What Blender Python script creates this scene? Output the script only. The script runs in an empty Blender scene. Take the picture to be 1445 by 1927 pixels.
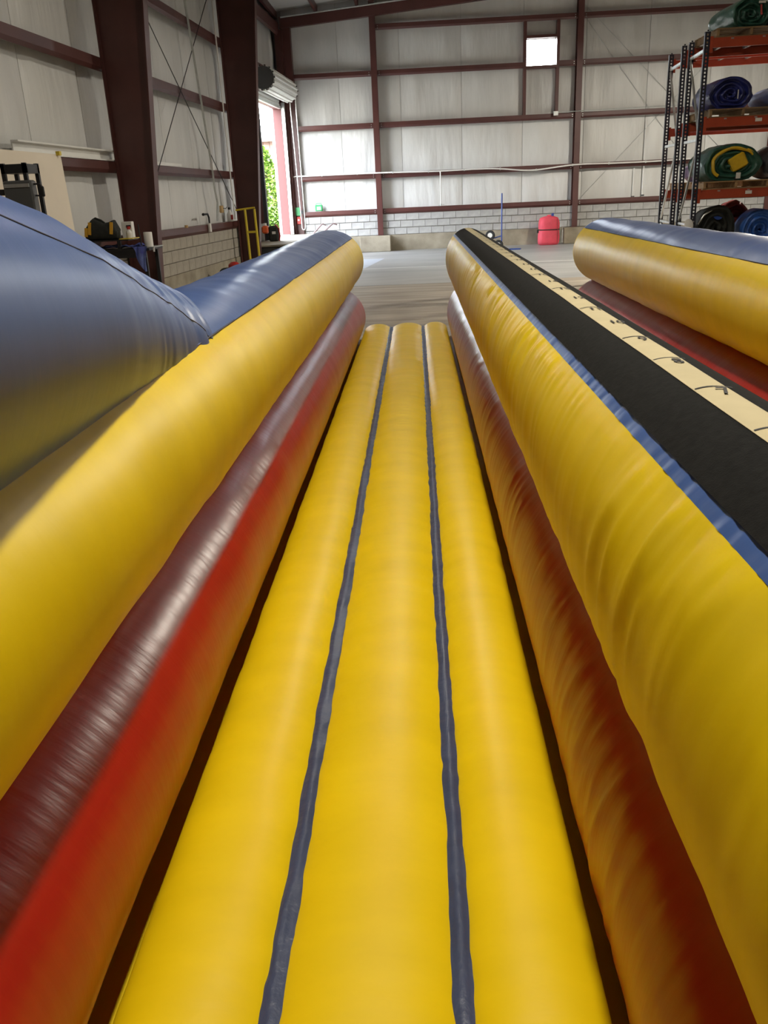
import bpy, math, random
import numpy as np
from mathutils import Matrix, Vector

random.seed(7)
rng = np.random.default_rng(11)
scene = bpy.context.scene
col = scene.collection

# ------------------------------------------------------------------ camera
F_PX, CX, CY, CAM_H = 1580.0, 722.5, 963.5, 1.75
_d = np.array([781.0 - CX, 364.0 - CY, F_PX])          # vanishing point of the lanes
_ny = -(F_PX ** 2) / (0.047 * _d[0] + _d[1])
_n = np.array([0.047 * _ny, _ny, F_PX])                # nadir
_Y = _d / np.linalg.norm(_d)
_D = _n / np.linalg.norm(_n)
_R = np.stack([np.cross(_D, _Y), _Y, -_D])
cam_data = bpy.data.cameras.new('camera')
cam = bpy.data.objects.new('camera', cam_data)
col.objects.link(cam)
m = Matrix.Identity(4)
for i in range(3):
    m[i][0], m[i][1], m[i][2] = _R[i, 0], -_R[i, 1], -_R[i, 2]
m[2][3] = CAM_H
cam.matrix_world = m
cam_data.sensor_fit = 'VERTICAL'
cam_data.sensor_height = 36.0
cam_data.sensor_width = 36.0
cam_data.lens = F_PX * 36.0 / 1927.0
cam_data.clip_start = 0.05
cam_data.clip_end = 300
scene.camera = cam

# ------------------------------------------------------------------ world, sun, exposure
world = bpy.data.worlds.new('world')
scene.world = world
world.use_nodes = True
wn = world.node_tree.nodes
wn.clear()
_sky = wn.new('ShaderNodeTexSky')
_sky.sky_type = 'NISHITA'
_sky.sun_disc = False
_sky.sun_elevation = math.radians(48)
_sky.sun_rotation = math.radians(130)
_sky.air_density = 1.0
_sky.dust_density = 3.0
_bg = wn.new('ShaderNodeBackground')
_bg.inputs['Strength'].default_value = 8.6
_wo = wn.new('ShaderNodeOutputWorld')
_hs = wn.new('ShaderNodeHueSaturation')
_hs.inputs['Saturation'].default_value = 0.35
world.node_tree.links.new(_sky.outputs[0], _hs.inputs['Color'])
world.node_tree.links.new(_hs.outputs[0], _bg.inputs[0])
world.node_tree.links.new(_bg.outputs[0], _wo.inputs[0])

sun_d = bpy.data.lights.new('sun', 'SUN')
sun_d.energy = 16.0
sun_d.color = (1.0, 0.95, 0.87)
sun_d.angle = math.radians(0.6)
sun = bpy.data.objects.new('sun', sun_d)
col.objects.link(sun)
sun.rotation_euler = (math.radians(42), 0, math.radians(50))

LAMP_W = 335.0
scene.view_settings.view_transform = 'Standard'
scene.view_settings.look = 'None'
scene.view_settings.gamma = 1.0
scene.view_settings.use_curve_mapping = False
scene.view_settings.exposure = 0.0

# ------------------------------------------------------------------ materials
MATS = {}


def mat(name, color, rough=0.6, metal=0.0, var=0.0, vscale=3.0, bump=0.0, bscale=30.0, stretch=(1, 1, 1),
        spec=0.5, color2=None, trans=0.0, coat=0.0, detail=4.0, dist=0.01, cstretch=None):
    """Procedural principled material; noise gives colour variation and fine relief."""
    if name in MATS:
        return MATS[name]
    mt = bpy.data.materials.new(name)
    mt.use_nodes = True
    nt = mt.node_tree
    b = nt.nodes['Principled BSDF']
    b.inputs['Roughness'].default_value = rough
    b.inputs['Metallic'].default_value = metal
    b.inputs['Specular IOR Level'].default_value = spec
    b.inputs['Base Color'].default_value = (*color, 1)
    if coat:
        b.inputs['Coat Weight'].default_value = coat
        b.inputs['Coat Roughness'].default_value = 0.25
    tc = nt.nodes.new('ShaderNodeTexCoord')
    if var or color2:
        mp = nt.nodes.new('ShaderNodeMapping')
        mp.inputs['Scale'].default_value = cstretch or stretch
        nz = nt.nodes.new('ShaderNodeTexNoise')
        nz.inputs['Scale'].default_value = vscale
        nz.inputs['Detail'].default_value = detail
        cr = nt.nodes.new('ShaderNodeValToRGB')
        c2 = color2 or tuple(max(0, c * (1 - var)) for c in color)
        c1 = color if color2 else tuple(min(1, c * (1 + var)) for c in color)
        cr.color_ramp.elements[0].position = 0.32
        cr.color_ramp.elements[1].position = 0.68
        cr.color_ramp.elements[0].color = (*c2, 1)
        cr.color_ramp.elements[1].color = (*c1, 1)
        nt.links.new(tc.outputs['Object'], mp.inputs[0])
        nt.links.new(mp.outputs[0], nz.inputs['Vector'])
        nt.links.new(nz.outputs['Fac'], cr.inputs[0])
        nt.links.new(cr.outputs[0], b.inputs['Base Color'])
    if bump:
        mp2 = nt.nodes.new('ShaderNodeMapping')
        mp2.inputs['Scale'].default_value = stretch
        n2 = nt.nodes.new('ShaderNodeTexNoise')
        n2.inputs['Scale'].default_value = bscale
        n2.inputs['Detail'].default_value = 3.0
        bp = nt.nodes.new('ShaderNodeBump')
        bp.inputs['Strength'].default_value = bump
        bp.inputs['Distance'].default_value = dist
        nt.links.new(tc.outputs['Object'], mp2.inputs[0])
        nt.links.new(mp2.outputs[0], n2.inputs['Vector'])
        nt.links.new(n2.outputs['Fac'], bp.inputs['Height'])
        nt.links.new(bp.outputs[0], b.inputs['Normal'])
    if trans:
        b.inputs['Transmission Weight'].default_value = trans
    MATS[name] = mt
    return mt


YEL = mat('yellow_vinyl', (0.70, 0.505, 0.002), 0.41, spec=0.42, var=0.05, vscale=2.5, bump=0.10, bscale=9, stretch=(1, 2.5, 1), dist=0.01)
RED = mat('red_vinyl', (0.35, 0.016, 0.009), 0.30, var=0.06, vscale=2.5, bump=0.15, bscale=9, stretch=(0.6, 3, 0.6), dist=0.01)
BLU = mat('blue_vinyl', (0.045, 0.095, 0.27), 0.33, spec=0.8, var=0.06, vscale=2.5, bump=0.06, bscale=10, stretch=(0.8, 3, 0.8), dist=0.01)
STRIPB = mat('dark_blue_vinyl', (0.036, 0.050, 0.105), 0.38, var=0.12, vscale=8, bump=0.35, bscale=45, dist=0.006)
SEAM = mat('seam_thread', (0.05, 0.05, 0.07), 0.7)
VELCRO = mat('black_loop_fabric', (0.010, 0.010, 0.0095), 0.95, var=0.25, vscale=60, bump=0.4, bscale=300, dist=0.002, spec=0.15)
CREAM = mat('cream_webbing', (0.50, 0.43, 0.265), 0.8, var=0.05, vscale=12, bump=0.15, bscale=160, dist=0.002, spec=0.2)
INK = mat('black_marker_ink', (0.012, 0.011, 0.012), 0.7)
STEEL = mat('oxide_red_steel', (0.080, 0.026, 0.022), 0.42, var=0.12, vscale=2.0, bump=0.08, bscale=25)
INSUL = mat('white_vinyl_insulation', (0.60, 0.60, 0.58), 0.42, var=0.07, vscale=0.9, bump=0.55, bscale=1.6, stretch=(3.0, 3.0, 0.5), dist=0.05, cstretch=(2, 2, 0.4))
SIDING = mat('grey_metal_siding', (0.45, 0.45, 0.44), 0.5, metal=0.3, var=0.05)
CMU = mat('grey_concrete_block', (0.36, 0.355, 0.34), 0.9, var=0.14, vscale=5, bump=0.4, bscale=70, dist=0.006)
CMUL = mat('tan_concrete_block', (0.33, 0.30, 0.25), 0.9, var=0.12, vscale=5, bump=0.4, bscale=70, dist=0.006)
MORTAR = mat('mortar', (0.24, 0.23, 0.21), 0.95, bump=0.3, bscale=90)
CONC = mat('stained_concrete', (0.36, 0.32, 0.24), 0.9, color2=(0.21, 0.18, 0.13), vscale=2.2, bump=0.5, bscale=22, dist=0.01, detail=8)
FLOORG = mat('grey_floor_concrete', (0.36, 0.36, 0.34), 0.42, color2=(0.24, 0.24, 0.23), vscale=0.8, bump=0.12, bscale=20, detail=8, dist=0.004, cstretch=(0.5, 1.4, 1))
FLOORB = mat('brown_floor_concrete', (0.40, 0.345, 0.265), 0.5, color2=(0.20, 0.16, 0.115), vscale=1.6, bump=0.25, bscale=14, detail=9, dist=0.006, cstretch=(0.45, 2.6, 1))
PALEF = mat('pale_blue_floor', (0.42, 0.47, 0.53), 0.35, var=0.05, vscale=2)
BLACKM = mat('black_painted_steel', (0.012, 0.012, 0.014), 0.45, var=0.1, vscale=8)
RACKP = mat('navy_rack_steel', (0.016, 0.017, 0.030), 0.45, var=0.1, vscale=8)
ORANGE = mat('orange_rack_beam', (0.36, 0.052, 0.018), 0.42, var=0.12, vscale=4)
GALV = mat('galvanized_steel', (0.52, 0.54, 0.53), 0.35, metal=0.7, var=0.1, vscale=8)
WHITEP = mat('white_paint', (0.75, 0.75, 0.72), 0.45, var=0.03)
CREAMP = mat('cream_painted_board', (0.72, 0.64, 0.52), 0.6, var=0.05, vscale=1.2)
JAMB = mat('red_primer_jamb', (0.10, 0.026, 0.023), 0.6, var=0.02, vscale=3)
CURTAIN = mat('pale_door_curtain', (0.66, 0.67, 0.64), 0.38, metal=0.15, var=0.04)
WOOD = mat('pallet_wood', (0.42, 0.27, 0.13), 0.85, color2=(0.24, 0.14, 0.065), vscale=5, bump=0.3, bscale=40, cstretch=(1, 6, 6))
DKWOOD = mat('dark_pallet_wood', (0.21, 0.135, 0.065), 0.85, var=0.2, vscale=5, bump=0.3, bscale=40)
YELP = mat('yellow_paint', (0.62, 0.47, 0.03), 0.4, var=0.06)
BLUP = mat('blue_paint', (0.02, 0.055, 0.25), 0.4)
RUB = mat('black_rubber', (0.012, 0.012, 0.012), 0.75)
BLKC = mat('black_canvas', (0.018, 0.020, 0.017), 0.9, var=0.2, vscale=14, bump=0.5, bscale=60)
GREYP = mat('dark_grey_plastic', (0.075, 0.078, 0.08), 0.5, var=0.06)
GOLD = mat('gold_webbing', (0.62, 0.33, 0.02), 0.7)
ORP = mat('orange_plastic', (0.62, 0.10, 0.02), 0.35)
REDP = mat('red_plastic', (0.42, 0.025, 0.02), 0.4)
GRNP = mat('green_plastic', (0.04, 0.30, 0.10), 0.45)
WPL = mat('white_plastic', (0.72, 0.71, 0.68), 0.4)
LABELW = mat('white_label', (0.70, 0.68, 0.64), 0.7)
SACK = mat('red_sack_fabric', (0.58, 0.055, 0.085), 0.7, var=0.12, vscale=4, bump=0.6, bscale=9, dist=0.02)
GREENV = mat('green_vinyl', (0.022, 0.085, 0.060), 0.42, var=0.22, vscale=4, bump=0.5, bscale=8, dist=0.02)
NAVYV = mat('navy_vinyl', (0.018, 0.024, 0.135), 0.36, var=0.35, vscale=6, bump=0.6, bscale=8, dist=0.02)
PURP = mat('purple_vinyl', (0.17, 0.10, 0.24), 0.45, var=0.15, vscale=5, bump=0.5, bscale=8, dist=0.02)
CHARV = mat('charcoal_vinyl', (0.03, 0.031, 0.034), 0.5, var=0.2, vscale=5, bump=0.5, bscale=8, dist=0.02)
SLATEV = mat('slate_blue_vinyl', (0.075, 0.10, 0.22), 0.45, var=0.2, vscale=5, bump=0.5, bscale=8, dist=0.02)
DKREDV = mat('dark_red_vinyl', (0.20, 0.022, 0.022), 0.45, var=0.15, vscale=5, bump=0.5, bscale=8, dist=0.02)
BRBLUE = mat('bright_blue_vinyl', (0.035, 0.125, 0.46), 0.36, var=0.2, vscale=5, bump=0.6, bscale=8, dist=0.02)
YELFOLD = mat('yellow_vinyl_fold', (0.62, 0.40, 0.02), 0.4, var=0.15, vscale=8, bump=0.5, bscale=12, dist=0.02)
TARP = mat('blue_tarp', (0.06, 0.075, 0.33), 0.4, color2=(0.16, 0.22, 0.50), vscale=7, bump=0.5, bscale=14, dist=0.02)
LEAF = mat('leaf_green', (0.085, 0.150, 0.010), 0.5, color2=(0.035, 0.085, 0.006), vscale=2.5)
BARK = mat('bark', (0.12, 0.08, 0.05), 0.9)
SHED = mat('weathered_brown_boards', (0.10, 0.06, 0.045), 0.85, var=0.15)
GRASS = mat('outside_ground', (0.26, 0.25, 0.225), 0.9, color2=(0.18, 0.175, 0.14), vscale=1.5)
LAMPM = mat('lamp_housing', (0.3, 0.3, 0.31), 0.35, metal=0.8)
PAPER = mat('paper_towel', (0.70, 0.69, 0.66), 0.9)
TANP = mat('tan_box', (0.45, 0.30, 0.13), 0.7)
LENS = bpy.data.materials.new('lamp_lens')
LENS.use_nodes = True
_b = LENS.node_tree.nodes['Principled BSDF']
_b.inputs['Emission Color'].default_value = (1, 0.86, 0.66, 1)
_b.inputs['Emission Strength'].default_value = 6.0


# ------------------------------------------------------------------ helpers
class MB:
    """Collects polygons; build() links them as ONE mesh object."""

    def __init__(self):
        self.v, self.f = [], []

    def _add(self, vs, fs):
        o = len(self.v)
        self.v.extend([tuple(map(float, p)) for p in vs])
        self.f.extend([tuple(i + o for i in q) for q in fs])
        return self

    def box(self, c, s, rot=None, taper=1.0):
        hx, hy, hz = s[0] / 2, s[1] / 2, s[2] / 2
        vs = []
        for z, t in ((-hz, 1.0), (hz, taper)):
            for x, y in ((-hx, -hy), (hx, -hy), (hx, hy), (-hx, hy)):
                vs.append(Vector((x * t, y * t, z)))
        if rot is not None:
            vs = [rot @ v for v in vs]
        c = Vector(c)
        return self._add([v + c for v in vs], [(3, 2, 1, 0), (4, 5, 6, 7), (0, 1, 5, 4), (1, 2, 6, 5), (2, 3, 7, 6), (3, 0, 4, 7)])

    def box2(self, a, b):
        a, b = np.minimum(a, b), np.maximum(a, b)
        return self.box((np.array(a) + b) / 2, np.array(b) - a)

    def cbox(self, c, s, ch=0.01, rot=None):
        """box with chamfered vertical-plane edges all round"""
        hx, hy, hz = s[0] / 2, s[1] / 2, s[2] / 2
        rings = [(-hz, ch), (-hz + ch, 0), (hz - ch, 0), (hz, ch)]
        vs, fs = [], []
        for z, k in rings:
            ax, ay = hx - k, hy - k
            q = ch
            for x, y in ((-ax + q, -ay), (ax - q, -ay), (ax, -ay + q), (ax, ay - q), (ax - q, ay), (-ax + q, ay), (-ax, ay - q), (-ax, -ay + q)):
                vs.append(Vector((x, y, z)))
        for r in range(3):
            for i in range(8):
                j = (i + 1) % 8
                fs.append((r * 8 + i, r * 8 + j, r * 8 + 8 + j, r * 8 + 8 + i))
        fs.append(tuple(range(7, -1, -1)))
        fs.append(tuple(range(24, 32)))
        if rot is not None:
            vs = [rot @ v for v in vs]
        c = Vector(c)
        return self._add([v + c for v in vs], fs)

    def cyl(self, p0, p1, r, n=12, r2=None, cap=True):
        p0, p1 = Vector(p0), Vector(p1)
        r2 = r if r2 is None else r2
        q = (p1 - p0).to_track_quat('Z', 'Y').to_matrix()
        vs = []
        for p, rr in ((p0, r), (p1, r2)):
            for i in range(n):
                a = 2 * math.pi * i / n
                vs.append(p + q @ Vector((rr * math.cos(a), rr * math.sin(a), 0)))
        fs = [(i, (i + 1) % n, n + (i + 1) % n, n + i) for i in range(n)]
        if cap:
            fs += [tuple(range(n - 1, -1, -1)), tuple(range(n, 2 * n))]
        return self._add(vs, fs)

    def tube(self, pts, r, n=8, closed=False, flat=1.0):
        pts = [Vector(p) for p in pts]
        vs, fs = [], []
        m_ = len(pts)
        up = None
        for i, p in enumerate(pts):
            a = pts[(i - 1) % m_] if (i > 0 or closed) else p
            b = pts[(i + 1) % m_] if (i < m_ - 1 or closed) else p
            t = (b - a).normalized()
            if up is None:
                up = Vector((0, 0, 1)) if abs(t.z) < 0.9 else Vector((1, 0, 0))
            s = t.cross(up).normalized()
            u = s.cross(t).normalized()
            up = u
            for k in range(n):
                ang = 2 * math.pi * k / n
                vs.append(p + s * (r * math.cos(ang)) + u * (r * flat * math.sin(ang)))
        for i in range(m_ if closed else m_ - 1):
            j = (i + 1) % m_
            for k in range(n):
                l = (k + 1) % n
                fs.append((i * n + k, i * n + l, j * n + l, j * n + k))
        if not closed:
            fs += [tuple(range(n - 1, -1, -1)), tuple(range((m_ - 1) * n, m_ * n))]
        return self._add(vs, fs)

    def lathe(self, prof, n=20, loc=(0, 0, 0), rot=None):
        vs, fs = [], []
        k = len(prof)
        for i in range(n):
            a = 2 * math.pi * i / n
            for r, z in prof:
                v = Vector((r * math.cos(a), r * math.sin(a), z))
                if rot is not None:
                    v = rot @ v
                vs.append(v + Vector(loc))
        for i in range(n):
            j = (i + 1) % n
            for q in range(k - 1):
                fs.append((i * k + q, j * k + q, j * k + q + 1, i * k + q + 1))
        fs.append(tuple(j * k for j in range(n - 1, -1, -1)))
        fs.append(tuple(j * k + k - 1 for j in range(n)))
        return self._add(vs, fs)

    def grid(self, P, flip=False, wrap=False):
        """P: (n,m,3) array"""
        n, m_ = P.shape[:2]
        fs = []
        for i in range(n - 1):
            for j in range(m_ if wrap else m_ - 1):
                k = (j + 1) % m_
                q = (i * m_ + j, (i + 1) * m_ + j, (i + 1) * m_ + k, i * m_ + k)
                fs.append(q[::-1] if flip else q)
        return self._add(P.reshape(-1, 3), fs)

    def prism(self, poly, y0, y1, axis='y'):
        """poly in (x,z) extruded along y, or (y,z) along x"""
        n = len(poly)
        vs = []
        for t in (y0, y1):
            for a, b in poly:
                vs.append((a, t, b) if axis == 'y' else (t, a, b) if axis == 'x' else (a, b, t))
        fs = [(i, (i + 1) % n, n + (i + 1) % n, n + i) for i in range(n)]
        fs += [tuple(range(n - 1, -1, -1)), tuple(range(n, 2 * n))]
        return self._add(vs, fs)

    def mesh(self, name, smooth=False):
        me = bpy.data.meshes.new(name)
        me.from_pydata(self.v, [], self.f)
        me.update()
        import bmesh
        bm = bmesh.new()
        bm.from_mesh(me)
        bmesh.ops.recalc_face_normals(bm, faces=bm.faces)
        bm.to_mesh(me)
        bm.free()
        if smooth:
            me.polygons.foreach_set('use_smooth', [True] * len(me.polygons))
            if smooth != 'all':
                me.set_sharp_from_angle(angle=math.radians(smooth if smooth is not True else 40))
        return me

    def build(self, name, material, parent=None, smooth=False, loc=None, rz=0.0, label=None):
        return link(name, self.mesh(name, smooth), material, parent, loc, rz, label)


def link(name, me, material, parent=None, loc=None, rz=0.0, label=None):
    if not me.materials:
        me.materials.append(material)
    o = bpy.data.objects.new(name, me)
    col.objects.link(o)
    if parent is not None:
        o.parent = parent
    if loc is not None:
        o.location = loc
    if rz:
        o.rotation_euler = (0, 0, rz)
    if label:
        o['label'] = label
    return o


def tag(o, label, cat=None, group=None, kind=None):
    o['label'] = label
    if cat:
        o['category'] = cat
    if group:
        o['group'] = group
    if kind:
        o['kind'] = kind
    return o


def thing(name, label, cat, loc=(0, 0, 0), rz=0.0, group=None, kind=None):
    o = bpy.data.objects.new(name, None)
    o.empty_display_size = 0.1
    col.objects.link(o)
    o.location = loc
    o.rotation_euler = (0, 0, rz)
    return tag(o, label, cat, group, kind)


def dup(root, loc, rz=None, label=None):
    r = root.copy()
    col.objects.link(r)
    r.location = loc
    if rz is not None:
        r.rotation_euler = (0, 0, rz)
    if label:
        r['label'] = label
    for ch in list(root.children):
        c = ch.copy()
        col.objects.link(c)
        c.parent = r
        for g in list(ch.children):
            d = g.copy()
            col.objects.link(d)
            d.parent = c
    return r


_tables = {}


def vnoise(u, v, seed=0):
    """smooth 2-D value noise in -1..1 on numpy arrays"""
    if seed not in _tables:
        _tables[seed] = np.random.default_rng(seed).uniform(-1, 1, (256, 256))
    T = _tables[seed]
    u, v = np.broadcast_arrays(np.asarray(u, float), np.asarray(v, float))
    i, j = np.floor(u).astype(int), np.floor(v).astype(int)
    a, b = u - i, v - j
    a, b = a * a * (3 - 2 * a), b * b * (3 - 2 * b)
    g = lambda p, q: T[p % 256, q % 256]
    return (g(i, j) * (1 - a) + g(i + 1, j) * a) * (1 - b) + (g(i, j + 1) * (1 - a) + g(i + 1, j + 1) * a) * b


# ------------------------------------------------------------------ floor
YB = 29.30            # plane of the girts' room side on the back wall
XR, YF = 17.5, -15.0  # right and front limits of the hall
TH = -math.atan(0.054)
LWO = Vector((-4.02, YB, 0.0))   # left wall: origin at the back corner, local y runs along the wall


def lw(lx, Yw, z):
    """world point at inward offset lx from the left wall's girt face, at depth Yw"""
    return Vector((-4.02 - 0.054 * (YB - Yw) + lx, Yw, z))


def lwl(Yw):
    return -(YB - Yw) / math.cos(TH)


fl = MB().box2((-7.5, YF - 0.3, -0.30), (XR + .3, YB + .3, -0.03)).build('floor', CONC)
tag(fl, 'concrete slab floor of the warehouse', 'floor', kind='structure')
for nm, mt_, x0, x1, y0, y1, lb in (
        ('floor_slab', FLOORB, -7.3, 5.4, 9.0, 17.90, 'brown stained floor slab'), ('floor_slab', FLOORB, 5.42, XR, 9.0, 17.90, None),
        ('floor_slab', FLOORB, -7.3, XR, YF, 8.98, None),
        ('floor_slab', FLOORG, -7.3, XR, 17.93, 22.20, 'smooth grey floor slab'),
        ('floor_slab', FLOORG, -7.3, XR, 22.25, YB + .25, 'smooth grey floor slab along the block wall')):
    MB().box2((x0, y0, -0.03), (x1, y1, 0)).build(nm, mt_, fl, label=lb)
MB().box2((-7.3, 22.195, -0.02), (XR, 22.255, 0.002)).build('floor_joint', WHITEP, fl, label='pale joint line across the floor')
MB()._add([(-3.4, 22.4, .004), (-1.35, 22.4, .004), (-.95, 25.7, .004), (-3.4, 25.7, .004)], [(0, 1, 2, 3)]).build(
    'floor_pale_patch', PALEF, fl, label='pale blue patch on the floor')  # flat patch in a paler, bluer tone than the slab

# ------------------------------------------------------------------ back wall
wb = MB()
WX0, WX1, WZ0, WZ1 = 3.55, 4.47, 5.30, 6.04      # louvre opening
wb.box2((-4.34, YB + .30, 0), (WX0, YB + .42, 9)).box2((WX1, YB + .30, 0), (XR + .3, YB + .42, 9))
wb.box2((WX0, YB + .30, 0), (WX1, YB + .42, WZ0)).box2((WX0, YB + .30, WZ1), (WX1, YB + .42, 9))
wall_back = wb.build('wall_back', SIDING)
tag(wall_back, 'back wall with white insulation, red-brown steel girts and block base', 'wall', kind='structure')
BG = [1.165, 2.258, 3.745, 5.225, 6.49]          # girt undersides
COLX = [-1.17, 5.17, 11.3, 17.4]


def ins_panel(x0, x1, z0, z1, girts, seed):
    nx, nz = 14, max(6, int((z1 - z0) / 0.11))
    X = np.linspace(0, x1 - x0, nx)[None, :] * np.ones((nz, 1))
    Z = np.linspace(z0, z1, nz)[:, None] * np.ones((1, nx))
    bul = np.zeros_like(Z)
    gz = [z0 - .3] + [g + .08 for g in girts if z0 - .2 < g < z1 + .2] + [z1 + .3]
    for a, b in zip(gz[:-1], gz[1:]):
        k = (Z > a) & (Z <= b)
        s = np.clip((Z - a) / (b - a), 0, 1)
        bul = np.where(k, np.sin(np.pi * s) ** 0.7, bul)
    e = X / (x1 - x0)
    edge = (1 - np.abs(2 * e - 1) ** 6)
    wr = vnoise(X * 3.1 + seed * 7.3, Z * 0.8 + seed, 3) * .034 + vnoise(X * 8 + seed * 3.3, Z * 1.1, 4) * .012
    D = .02 + bul * edge * (.045 + wr)
    P = np.stack([X, -D, Z], -1)
    b = MB().grid(P)
    # returned edges
    for s in (0, nx - 1):
        L = P[:, s:s + 1]
        Q = np.concatenate([L, L * np.array([1, 0, 1]) + np.array([0, .03, 0])], 1)
        b.grid(Q)
    return b.mesh('insulation_panel', 'all')


seams = [-4.0, -2.31] + [-.378 + 1.93 * k for k in range(10)]
seams[-1] = XR
for i in range(len(seams) - 1):
    a, b = seams[i] + .006, seams[i + 1] - .006
    if a < WX0 < b:
        for (x0, x1, z0, z1) in ((a, b, 1.2, WZ0 - .08), (a, b, WZ1 + .05, 8.6), (WX1 + .06, b, WZ0 - .08, WZ1 + .05)):
            link('insulation_panel', ins_panel(x0, x1, z0, z1, BG, i), INSUL, wall_back, (x0, YB + .28, 0))
    else:
        link('insulation_panel', ins_panel(a, b, 1.2, 8.6, BG, i), INSUL, wall_back, (a, YB + .28, 0))


def girt_mesh(L, h=.165, d=.20):
    # lipped channel: upright face, folded lower lip, shelf going back to the wall
    prof = [(0, h), (0, .055), (.035, 0), (.055, .004), (.022, .055), (.022, h - .02), (d, h - .02), (d, h)]
    g = MB().prism(prof, 0, L, axis='x')
    return g.mesh('girt')


spans = [(-3.95, COLX[0] - .09), (COLX[0] + .09, COLX[1] - .09), (COLX[1] + .09, COLX[2] - .09), (COLX[2] + .09, XR)]
for z in BG:
    for k, (a, b) in enumerate(spans):
        if z > 6 and k == 0:
            continue
        segs = [(a, b)]
        if abs(z - 5.225) < .01 and k == 1:
            segs = [(a, WX0 - .06), (WX1 + .06, b)]
        for (p, q) in segs:
            link('girt', girt_mesh(q - p), STEEL, wall_back, (p, YB, z))
        bb = MB()
        for xx in (a + .07, b - .07):
            for dz in (.05, .11):
                bb.cyl((xx, YB - .012, z + dz), (xx, YB + .005, z + dz), .014, 6)
        bb.build('bolts', GALV, wall_back)['kind'] = 'stuff'
for x in COLX:
    c = MB()
    c.box2((x - .09, YB - .10, .50), (x + .09, YB - .085, 8.6)).box2((x - .006, YB - .09, .50), (x + .006, YB + .20, 8.6))
    c.box2((x - .09, YB + .19, .50), (x + .09, YB + .205, 8.6)).box2((x - .13, YB - .13, .48), (x + .13, YB + .2, .505))
    c.build('column', STEEL, wall_back)
    MB().cbox((x + (-.18 if x < 0 else .0), YB - .12, .25), (1.0 if x < 0 else .75, .50, .50), .015).build('concrete_pier', CONC, wall_back)
MB().box2((-3.96, YB - .10, .45), (-3.70, YB + .2, 6.7)).build('corner_post', STEEL, wall_back)
MB().box2((-4.0, YB + .02, 0), (XR, YB + .30, .50)).build('foundation_wall', CONC, wall_back)
MB().box2((-4.0, YB + .065, .50), (XR, YB + .28, 1.17)).build('mortar_bed', MORTAR, wall_back)


def block_mesh(L, h=.208, d=.04):
    return MB().cbox((0, 0, 0), (L - .010, d, h - .010), .006).mesh('block')


BLK = block_mesh(.405)
BLKH = block_mesh(.20)
for cidx in range(3):
    x = -3.95 + (.0 if cidx % 2 == 0 else -.2)
    while x < 11.6:
        if x + .05 < -3.95:
            link('block', BLKH, CMU, wall_back, (-3.85, YB + .05, .608 + cidx * .22))
        else:
            o = link('block', BLK, CMU, wall_back, (x + .2025, YB + .05 + random.uniform(-.004, .004), .608 + cidx * .22))
        x += .405
# louvred vent opening with its framing
win = thing('window_1', 'bright louvred wall vent in a brown steel frame high on the back wall', 'window', (0, 0, 0), kind='structure')
for x in (WX0 - .045, WX1 + .045):
    MB().box2((x - .045, YB - .01, BG[2] + .15), (x + .045, YB + .2, 6.5)).build('window_frame', STEEL, win)
for z in (WZ0 - .06, WZ1 + .035):
    MB().box2((WX0, YB - .01, z - .04), (WX1, YB + .2, z + .04)).build('window_frame', STEEL, win)
sl = MB().box((0, 0, 0), (WX1 - WX0, .10, .006), Matrix.Rotation(math.radians(12), 3, 'X')).mesh('louvre_slat')
for k in range(9):
    link('louvre_slat', sl, WHITEP, win, ((WX0 + WX1) / 2, YB + .33, WZ0 + .04 + k * .082))
# hose along the second girt and its drop, and thin wires
hx = np.array([-3.92, -2.6, -1.03, .86, 2.1, 2.81, 3.58, 4.1, 4.5, 5.18, 6.6, 7.94, 9.4, 11.6])
hz = np.array([2.428, 2.43, 2.421, 2.384, 2.40, 2.376, 2.263, 2.29, 2.34, 2.396, 2.37, 2.375, 2.42, 2.40])
xs = np.linspace(-3.92, 11.6, 120)
pz = np.interp(xs, hx, hz)
pz = np.convolve(np.pad(pz, 3, mode='edge'), np.ones(7) / 7, 'valid')
hose = thing('air_line', 'long white air line sagging along a back wall girt', 'pipe', (-4.05, YB - .12, 2.4))
MB().tube([(x + 4.05, 0, z - 2.4) for x, z in zip(xs, pz)], .022, 8).build('pipe', WPL, hose, True)
cl = MB()
for x in np.arange(-3, 11, 1.15):
    z = float(np.interp(x, xs, pz))
    MB().box((x + 4.05, .03, z - 2.4), (.03, .10, .07)).build('pipe_clip', GALV, hose)
MB().tube([(.83 + 4.05, -.0, -.02), (.83 + 4.05, 0, -1.0)], .018, 8).build('drop_pipe', WPL, hose, True)
MB().cyl((.83 + 4.05, 0, -1.0), (.83 + 4.05, 0, -1.06), .03, 8).cyl((.83 + 3.97, 0, -1.05), (.83 + 4.16, 0, -1.03), .012, 6).build('valve', GALV, hose)
for x, z0, z1, lb in ((7.05, 2.2, 1.32, 'thin white drop pipe with a tap on the back wall'), (7.36, 3.6, 1.35, 'tall thin white conduit on the back wall beside the rack')):
    cd_ = thing('wall_pipe', lb, 'pipe', (x, YB + .10, z1))
    MB().tube([(0, 0, 0), (0, 0, z0 - z1)], .016, 6).build('pipe', WPL, cd_, True)
    MB().box((0, -.02, .02), (.09, .06, .05)).build('tap', GREYP, cd_)
cdt = thing('conduit', 'thin grey conduit run along the third girt of the back wall', 'pipe', (4.5, YB - .13, 3.93))
MB().tube([(0, 0, 0), (7, 0, .05)], .012, 6).build('pipe', GALV, cdt, True)
MB().box((-.03, .02, -.03), (.14, .08, .12)).build('junction_box', GALV, cdt)
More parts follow.
